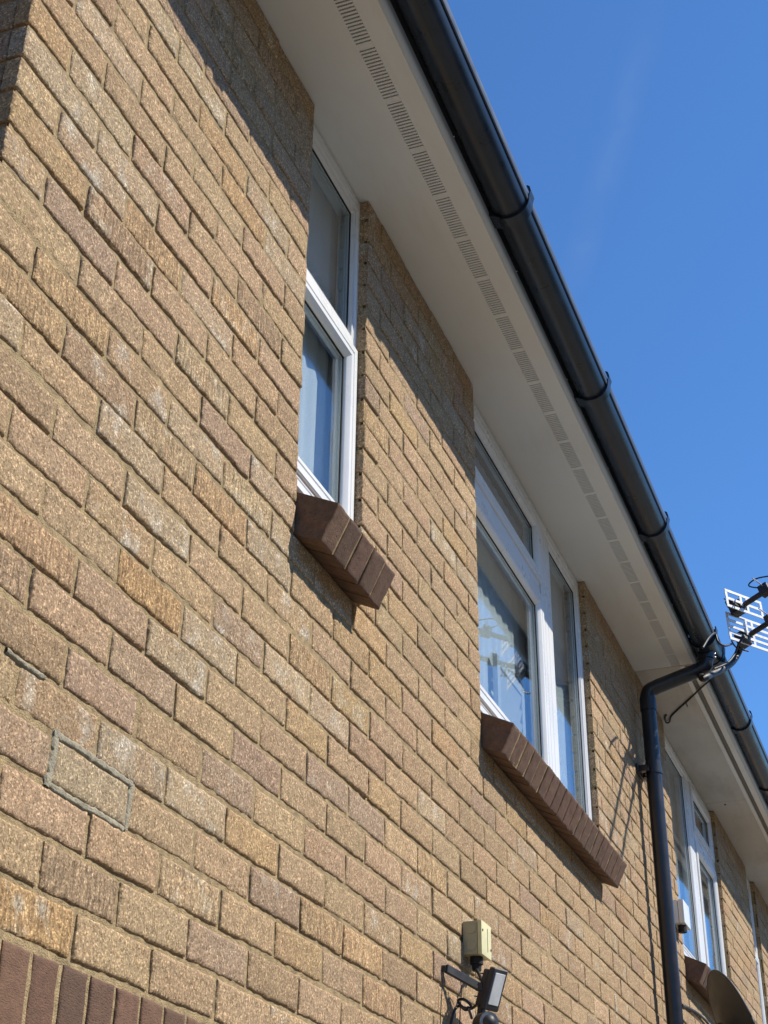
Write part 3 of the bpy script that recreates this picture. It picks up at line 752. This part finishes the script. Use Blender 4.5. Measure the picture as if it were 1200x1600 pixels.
for (p, q) in (((xa, 0.947), (xa + 0.035, 1.34)), ((xb - 0.035, 0.947), (xb, 1.34)), ((xa + 0.0352, 1.305), (xb - 0.0352, 1.34)), ((xa + 0.0352, 0.947), (xb - 0.0352, 0.975))):
    box(bm, (p[0], 0.0868, p[1]), (q[0], 0.103, q[1]), 0.002)
obj('shutter_frame', bm, M['blind'], sh)
bm = bmesh.new()
for i in range(6):
    z = 0.985 + i * 0.053
    box(bm, (xa + 0.036, 0.0925, z), (xb - 0.036, 0.0975, z + 0.046), 0.001, Matrix.Translation((0, 0.095, z + 0.022)) @ Matrix.Rotation(0.22, 4, 'X') @ Matrix.Translation((0, -0.095, -z - 0.022)))
obj('slats', bm, M['blind'], sh)
drape('net_curtain', M['net'], 5.24, 6.78, 0.947, 2.07, 0.0965, 12, 0.005, 'pale net curtain in the farther window beyond the downpipe', 'net curtain')
drape('net_curtain', M['net'], 7.91, 8.35, 0.947, 2.07, 0.0965, 5, 0.005, 'pale net curtain in the last narrow window at the right edge', 'net curtain')

# ------------------------------------------------------------------ junction box
jb = empty('junction_box', (1.95, -0.005, 0.18), 'yellowed plastic junction box on the brick wall above the floodlight', 'junction box')
bm = bmesh.new(); box(bm, (1.910, -0.040, 0.185), (1.992, -0.0005, 0.270), 0.004); obj('body', bm, M['creamdark'], jb, smooth=0.6)
bm = bmesh.new(); box(bm, (1.909, -0.052, 0.184), (1.993, -0.0405, 0.271), 0.004); lid = obj('lid', bm, M['cream'], jb, smooth=0.6)
for (sx, sz) in ((1.917, 0.246), (1.985, 0.209)):
    bm = bmesh.new(); tube(bm, [(sx, -0.0525, sz), (sx, -0.0535, sz)], 0.003, 10); obj('screw', bm, M['gasket'], lid)
bm = bmesh.new(); box(bm, (1.958, -0.0529, 0.198), (1.9592, -0.0521, 0.258)); obj('lid_seam', bm, M['gasket'], lid)
for kz in (0.25, 0.207):
    bm = bmesh.new(); tube(bm, [(1.9095, -0.024, kz), (1.9085, -0.024, kz)], 0.013, 20); obj('knockout', bm, M['creamdark'], jb, smooth=0.6)
bm = bmesh.new(); tube(bm, [(1.944, -0.026, 0.186), (1.944, -0.026, 0.166), (1.944, -0.026, 0.165), (1.944, -0.026, 0.150)], [0.017, 0.017, 0.013, 0.012], 12); obj('cable_gland', bm, M['gasket'], jb, smooth=0.6)

# ------------------------------------------------------------------ floodlight
def px_x(x, y, X0): d = ray(x, y); return CAM_LOC + d * ((X0 - CAM_LOC.x) / d.x)
fl = empty('floodlight', (1.82, -0.01, -0.05), 'small black floodlight with grey glass on an arm below the junction box', 'floodlight')
TL = on_y(773, 1511, -0.122)
w_ = Vector((0.050, -0.022, 0.0)); h_ = Vector((0.0, 0.030, -0.098)); n_ = w_.cross(h_).normalized()
if n_.y > 0: n_ = -n_
wl, hl = w_.length, h_.length
wu, hu = w_.normalized(), h_.normalized()
def slab_local(bm, u0, u1, v0, v1, d0, d1, bev, seg=3):
    M4 = Matrix(((wu.x, hu.x, n_.x, TL.x), (wu.y, hu.y, n_.y, TL.y), (wu.z, hu.z, n_.z, TL.z), (0, 0, 0, 1)))
    box(bm, (u0, v0, d0), (u1, v1, d1), bev, M4, seg)
bm = bmesh.new(); slab_local(bm, 0, wl, 0, hl, -0.018, 0.0, 0.008); slab_local(bm, 0.004, wl - 0.004, 0.006, hl - 0.008, -0.040, -0.0182, 0.009)
for k in range(5): slab_local(bm, 0.008, wl - 0.008, 0.018 + k * 0.014, 0.021 + k * 0.014, -0.050, -0.0395, 0.001, 1)
obj('lamp_head', bm, M['darkmetal'], fl, smooth=0.6)
bm = bmesh.new(); slab_local(bm, 0.009, wl - 0.009, 0.012, hl - 0.014, -0.002, 0.0012, 0.001, 1); obj('lamp_glass', bm, M['lampglass'], fl, smooth=0.5)
A = on_y(697, 1513, -0.012); B = on_y(757, 1547, -0.070)
def beam(bm, a, b, w, t, up=Vector((0, 0, 1)), bev=0.0015):
    d = (b - a); L = d.length; d.normalize(); s = d.cross(up).normalized(); u = s.cross(d)
    M4 = Matrix(((d.x, s.x, u.x, a.x), (d.y, s.y, u.y, a.y), (d.z, s.z, u.z, a.z), (0, 0, 0, 1)))
    box(bm, (0, -t / 2, -w / 2), (L, t / 2, w / 2), bev, M4, 1)
bm = bmesh.new(); beam(bm, A, B, 0.021, 0.010)
box(bm, (A.x - 0.004, -0.012, A.z - 0.007), (A.x + 0.012, -0.001, A.z + 0.007), 0.001)
beam(bm, B, TL + h_ * 0.5 - n_ * 0.03, 0.02, 0.012)
obj('arm', bm, M['darkmetal'], fl)
bm = bmesh.new(); tube(bm, [B + Vector((0, -0.012, 0.004)), B + Vector((0, 0.012, 0.004))], 0.008, 10); obj('bolt', bm, M['silver'], fl)
# sensor eye beneath the lamp
S0 = on_y(750, 1601, -0.075); S1 = on_y(764, 1597, -0.115)
bm = bmesh.new(); tube(bm, [S0, S0.lerp(S1, 0.3), S0.lerp(S1, 0.9), S1], [0.020, 0.025, 0.025, 0.022], 24); beam(bm, S0, TL + h_ * 0.92 - n_ * 0.03 + w_ * 0.4, 0.018, 0.014); obj('sensor', bm, M['darkmetal'], fl, smooth=0.6)
bm = bmesh.new(); tube(bm, [S1, S1 + (S1 - S0).normalized() * 0.003], 0.0235, 24); obj('sensor_ring', bm, M['silver'], fl, smooth=0.6)
bm = bmesh.new(); bmesh.ops.create_uvsphere(bm, u_segments=20, v_segments=12, radius=0.019, matrix=Matrix.Translation(S1 - (S1 - S0).normalized() * 0.006)); obj('sensor_lens', bm, M['darkmetal'], fl, smooth=3.1)

def cable(pts, r, label, m=None, n=8, cat='cable', name='cable', group=None):
    bm = bmesh.new(); tube(bm, curve(pts, n), r, 8); o = obj(name, bm, m or M['cable'], None, smooth=1.2); at_base(o); return tag(o, label, cat, group)
G = Vector((1.944, -0.026, 0.152))
cable([G, on_y(746, 1517, -0.04), on_y(752, 1530, -0.06), on_y(757, 1545, -0.085)], 0.0045, 'thick black cable running from the junction box gland down to the floodlight')
cable([on_y(748, 1567, -0.06), on_y(736, 1576, -0.03), on_y(722, 1573, -0.022), on_y(716, 1563, -0.018), on_y(726, 1562, -0.028), on_y(736, 1572, -0.034), on_y(728, 1578, -0.024), on_y(718, 1572, -0.016), on_y(711, 1577, -0.012), on_y(706, 1592, -0.010), on_y(703, 1612, -0.010)], 0.0036, 'black cable tied in a small loop beside the floodlight and trailing down the wall')
cable([on_y(731, 1574, -0.026), on_y(735, 1584, -0.022), on_y(737, 1591, -0.020)], 0.0036, 'short loose cable end hanging below the cable loop')
cable([on_y(694, 1517, -0.012), on_y(691, 1540, -0.008), on_y(689, 1575, -0.006), on_y(687, 1625, -0.006)], 0.0012, 'thin dark wire hanging from the left end of the floodlight arm')
cable([on_y(720, 1534, -0.03), on_y(721, 1552, -0.02), on_y(719, 1580, -0.012), on_y(718, 1625, -0.008)], 0.0012, 'thin dark wire hanging from the middle of the floodlight arm')

# ------------------------------------------------------------------ white sensor box by the farther window
pb = empty('alarm_box', (5.15, -0.002, 1.03), 'white plastic box on the wall beside the downpipe at the farther window', 'alarm box')
bm = bmesh.new(); box(bm, (5.02, -0.030, 1.020), (5.17, -0.0005, 1.125), 0.004); obj('back_box', bm, M['white'], pb, smooth=0.6)
bm = bmesh.new(); box(bm, (5.018, -0.058, 1.018), (5.172, -0.0305, 1.127), 0.010); obj('cover', bm, M['white'], pb, smooth=0.6)
bm = bmesh.new(); tube(bm, [(5.075, -0.034, 1.019), (5.075, -0.034, 0.987)], 0.020, 14); obj('cable_gland', bm, M['gasket'], pb, smooth=0.6)

# ------------------------------------------------------------------ satellite dish
dc = on_y(1151, 1606, -0.25)
dn = Vector((0.385, -0.855, 0.35)).normalized()
dish = empty('satellite_dish', (dc.x, 0, dc.z - 0.28), 'dark grey satellite dish seen from behind below the farther window', 'satellite dish')
du = dn.cross(Vector((0, 0, 1))).normalized(); dv = du.cross(dn)
if dv.z < 0: dv = -dv
bm = bmesh.new(); RD = 0.238; rows = []; nseg = 48
for side in (0, 1):
    rs = []
    for k in range(0, 11):
        r = RD * k / 10; sag = 0.034 * (1 - (r / RD) ** 2)
        rs.append([bm.verts.new(dc + (du * math.cos(t) * 0.95 + dv * math.sin(t) * 1.04) * r - dn * (sag + (0.003 if side else 0))) for t in [2 * math.pi * i / nseg for i in range(nseg)]])
    rows.append(rs)
    for a, b in zip(rs[1:], rs[2:]):
        for i in range(nseg): bm.faces.new((a[i], a[(i + 1) % nseg], b[(i + 1) % nseg], b[i]))
    bm.faces.new(rs[1])
for i in range(nseg): bm.faces.new((rows[0][-1][i], rows[0][-1][(i + 1) % nseg], rows[1][-1][(i + 1) % nseg], rows[1][-1][i]))
for v in [v for v in bm.verts if not v.link_faces]: bm.verts.remove(v)
obj('reflector', bm, M['dish'], dish, smooth=0.8)
bm = bmesh.new(); rim = [dc + (du * math.cos(t) * 0.95 + dv * math.sin(t) * 1.04) * RD for t in [2 * math.pi * i / 64 for i in range(65)]]; tube(bm, rim, 0.006, 8); obj('rim', bm, M['dish'], dish, smooth=3.1)
bm = bmesh.new(); bk = dc - dn * 0.06
tube(bm, [bk, bk - dn * 0.05], 0.045, 16); tube(bm, curve([bk - dn * 0.05, (dc.x - 0.05, -0.10, dc.z - 0.12), (dc.x - 0.06, -0.02, dc.z - 0.14)], 6), 0.019, 12)
box(bm, (dc.x - 0.12, -0.014, dc.z - 0.25), (dc.x - 0.0, -0.001, dc.z - 0.05), 0.003); obj('wall_mount', bm, M['darkmetal'], dish, smooth=0.7)
bm = bmesh.new(); tip = dc + dn * 0.30 - dv * 0.20; tube(bm, [dc - dv * RD * 1.03, tip], 0.010, 8); tube(bm, [tip - dn * 0.04 + dv * 0.03, tip - dn * 0.09 + dv * 0.065], 0.026, 14); obj('feed_arm', bm, M['darkmetal'], dish, smooth=0.7)
cable([on_y(1066, 1571, -0.006), on_y(1078, 1576, -0.006), on_y(1092, 1585, -0.008), on_y(1106, 1599, -0.012), on_y(1118, 1620, -0.02)], 0.006, 'black cable curving across the wall to the satellite dish')

# ------------------------------------------------------------------ cable along the farther soffit
def on_z(x, y, Zv): d = ray(x, y); return CAM_LOC + d * ((Zv - CAM_LOC.z) / d.z)
zs = Z_SOF - 0.004
cable([on_z(1108, 1064, 2.085), on_z(1093, 1077, zs - 0.002), on_z(1081, 1089, zs), on_z(1070, 1099, zs), on_z(1058, 1110, zs), on_z(1049, 1119, zs), on_z(1046, 1128, zs - 0.004), on_z(1041, 1129, zs - 0.004), on_z(1039, 1122, zs), on_z(1041, 1117, zs)], 0.0042, 'thin black cable looping across the grey soffit beside the downpipe', n=6)
cable([on_z(1071, 1097, zs), on_z(1073, 1101, zs - 0.006), on_z(1074, 1104, zs - 0.012)], 0.003, 'tiny black cable clip tail on the grey soffit')

# ------------------------------------------------------------------ roof aerial on a curved arm at the gutter
bd = Vector((-0.33, -0.90, 0.287)).normalized()             # booms point out from the wall
P1 = Vector((4.664, -0.50, 2.369)); P2 = Vector((4.776, -0.50, 2.265))
tv = empty('tv_aerial', (4.66, -0.30, 2.08), 'television aerial with two white grid reflectors on a curved arm over the gutter', 'aerial')
arm_pts = [(4.70, -0.292, 2.085), on_y(1098, 1060, -0.335), on_y(1112, 1053, -0.365), on_y(1128, 1046, -0.40), on_y(1143, 1036, -0.43), on_y(1153, 1021, -0.455), on_y(1158, 1007, -0.48), P2]
bm = bmesh.new(); tube(bm, curve(arm_pts, 6), 0.016, 14); obj('mast_arm', bm, M['cable'], tv, smooth=1.0)
for P in (P1, P2):
    bm = bmesh.new(); tube(bm, curve([P - bd * 0.03, P + bd * 0.5, P + bd * 1.02], 4), 0.013, 12); obj('boom', bm, M['darkmetal'], tv, smooth=1.0)
su = bd.cross(Vector((0, 0, 1))).normalized()                # sideways of the boom
if su.x < 0: su = -su
sv = su.cross(bd).normalized()
if sv.z < 0: sv = -sv
def frame_M(P): return Matrix(((su.x, bd.x, sv.x, P.x), (su.y, bd.y, sv.y, P.y), (su.z, bd.z, sv.z, P.z), (0, 0, 0, 1)))
def grid_panel(P, half, h0, h1, rows, tilt, label):
    """grid reflector: a frame with cut-out slots, hinged at the boom and leaning forward"""
    bm = bmesh.new(); M4 = frame_M(P) @ Matrix.Rotation(math.radians(11), 4, 'Z') @ Matrix.Rotation(tilt, 4, 'X')
    t = 0.0045
    zs = np.linspace(h0, h1, rows + 1)
    for i, z in enumerate(zs): box(bm, (-half, -t / 2, z - 0.0072), (half, t / 2, z + 0.0072), 0.001, M4, 1)
    for s in (-1, 1):
        for xx in (0.022, half - 0.008):
            for a, b in zip(zs, zs[1:]): box(bm, (s * xx - 0.008, -t / 2 + 0.0004, a + 0.0073), (s * xx + 0.008, t / 2 - 0.0004, b - 0.0073), 0.0, M4, 1)
    o = obj('reflector_grid', bm, M['alloy_panel'], tv); return o
grid_panel(P1 + bd * 0.035, 0.135, -0.036, 0.042, 2, math.radians(-15), '')
grid_panel(P2 + bd * 0.035, 0.165, -0.058, 0.070, 4, math.radians(-15), '')
for P in (P1, P2):
    M4 = frame_M(P)
    for (a, b, bv) in (((-0.030, -0.035, -0.026), (0.030, 0.030, 0.030), 0.008), ((-0.022, 0.13, -0.020), (0.022, 0.18, 0.032), 0.006), ((-0.020, 0.36, -0.018), (0.020, 0.40, 0.026), 0.006)):
        bm = bmesh.new(); box(bm, a, b, bv, M4); obj('clamp', bm, M['darkmetal'], tv, smooth=0.6)
bm = bmesh.new(); box(bm, (-0.085, -0.02, -0.018), (-0.0305, 0.02, 0.018), 0.006, frame_M(P1)); obj('dipole_box', bm, M['darkmetal'], tv, smooth=0.6)
bm = bmesh.new(); box(bm, (-0.075, -0.02, -0.06), (-0.01, 0.03, -0.0265), 0.006, frame_M(P2)); obj('dipole_box', bm, M['darkmetal'], tv, smooth=0.6)
for P, L in ((P1, 0.12), (P2, 0.12)):
    for k in range(8):
        q = P + bd * (0.16 + 0.11 * k) + sv * 0.02; l = L - 0.005 * k
        bm = bmesh.new(); tube(bm, [q - su * l, q + su * l], 0.0032, 6); obj('director_rod', bm, M['aluminium'], tv, smooth=1.0)
bm = bmesh.new(); tube(bm, [P1 - su * 0.13 + sv * 0.002, P1 - su * 0.083], 0.003, 6); obj('director_rod', bm, M['darkmetal'], tv, smooth=1.0)
cable([P2 - su * 0.07 - sv * 0.05, P2 - su * 0.12 - sv * 0.05 - bd * 0.02, P2 - su * 0.10 - sv * 0.085 - bd * 0.02, P2 - su * 0.03 - sv * 0.09], 0.004, 'black lead looping below the lower aerial clamp')
cable([on_y(1098, 1012, -0.40), on_y(1108, 996, -0.42), on_y(1117, 990, -0.43), on_y(1122, 1003, -0.44), on_y(1132, 1009, -0.46), on_y(1144, 1006, -0.48)], 0.0055, 'thick black lead arching from the gutter corner to the lower aerial clamp')
cable([on_y(1116, 1045, -0.385), on_y(1136, 1036, -0.435), on_y(1148, 1022, -0.465), on_y(1154, 1006, -0.49), on_y(1163, 994, -0.52)], 0.0050, 'black lead running along the outside of the curved aerial arm')
cable([P1 + bd * 0.16 + sv * 0.01, P1 + bd * 0.10 + sv * 0.06 - su * 0.02, P1 + bd * 0.14 + sv * 0.085, P1 + bd * 0.22 + sv * 0.05], 0.0035, 'black lead looping over the upper aerial boom')
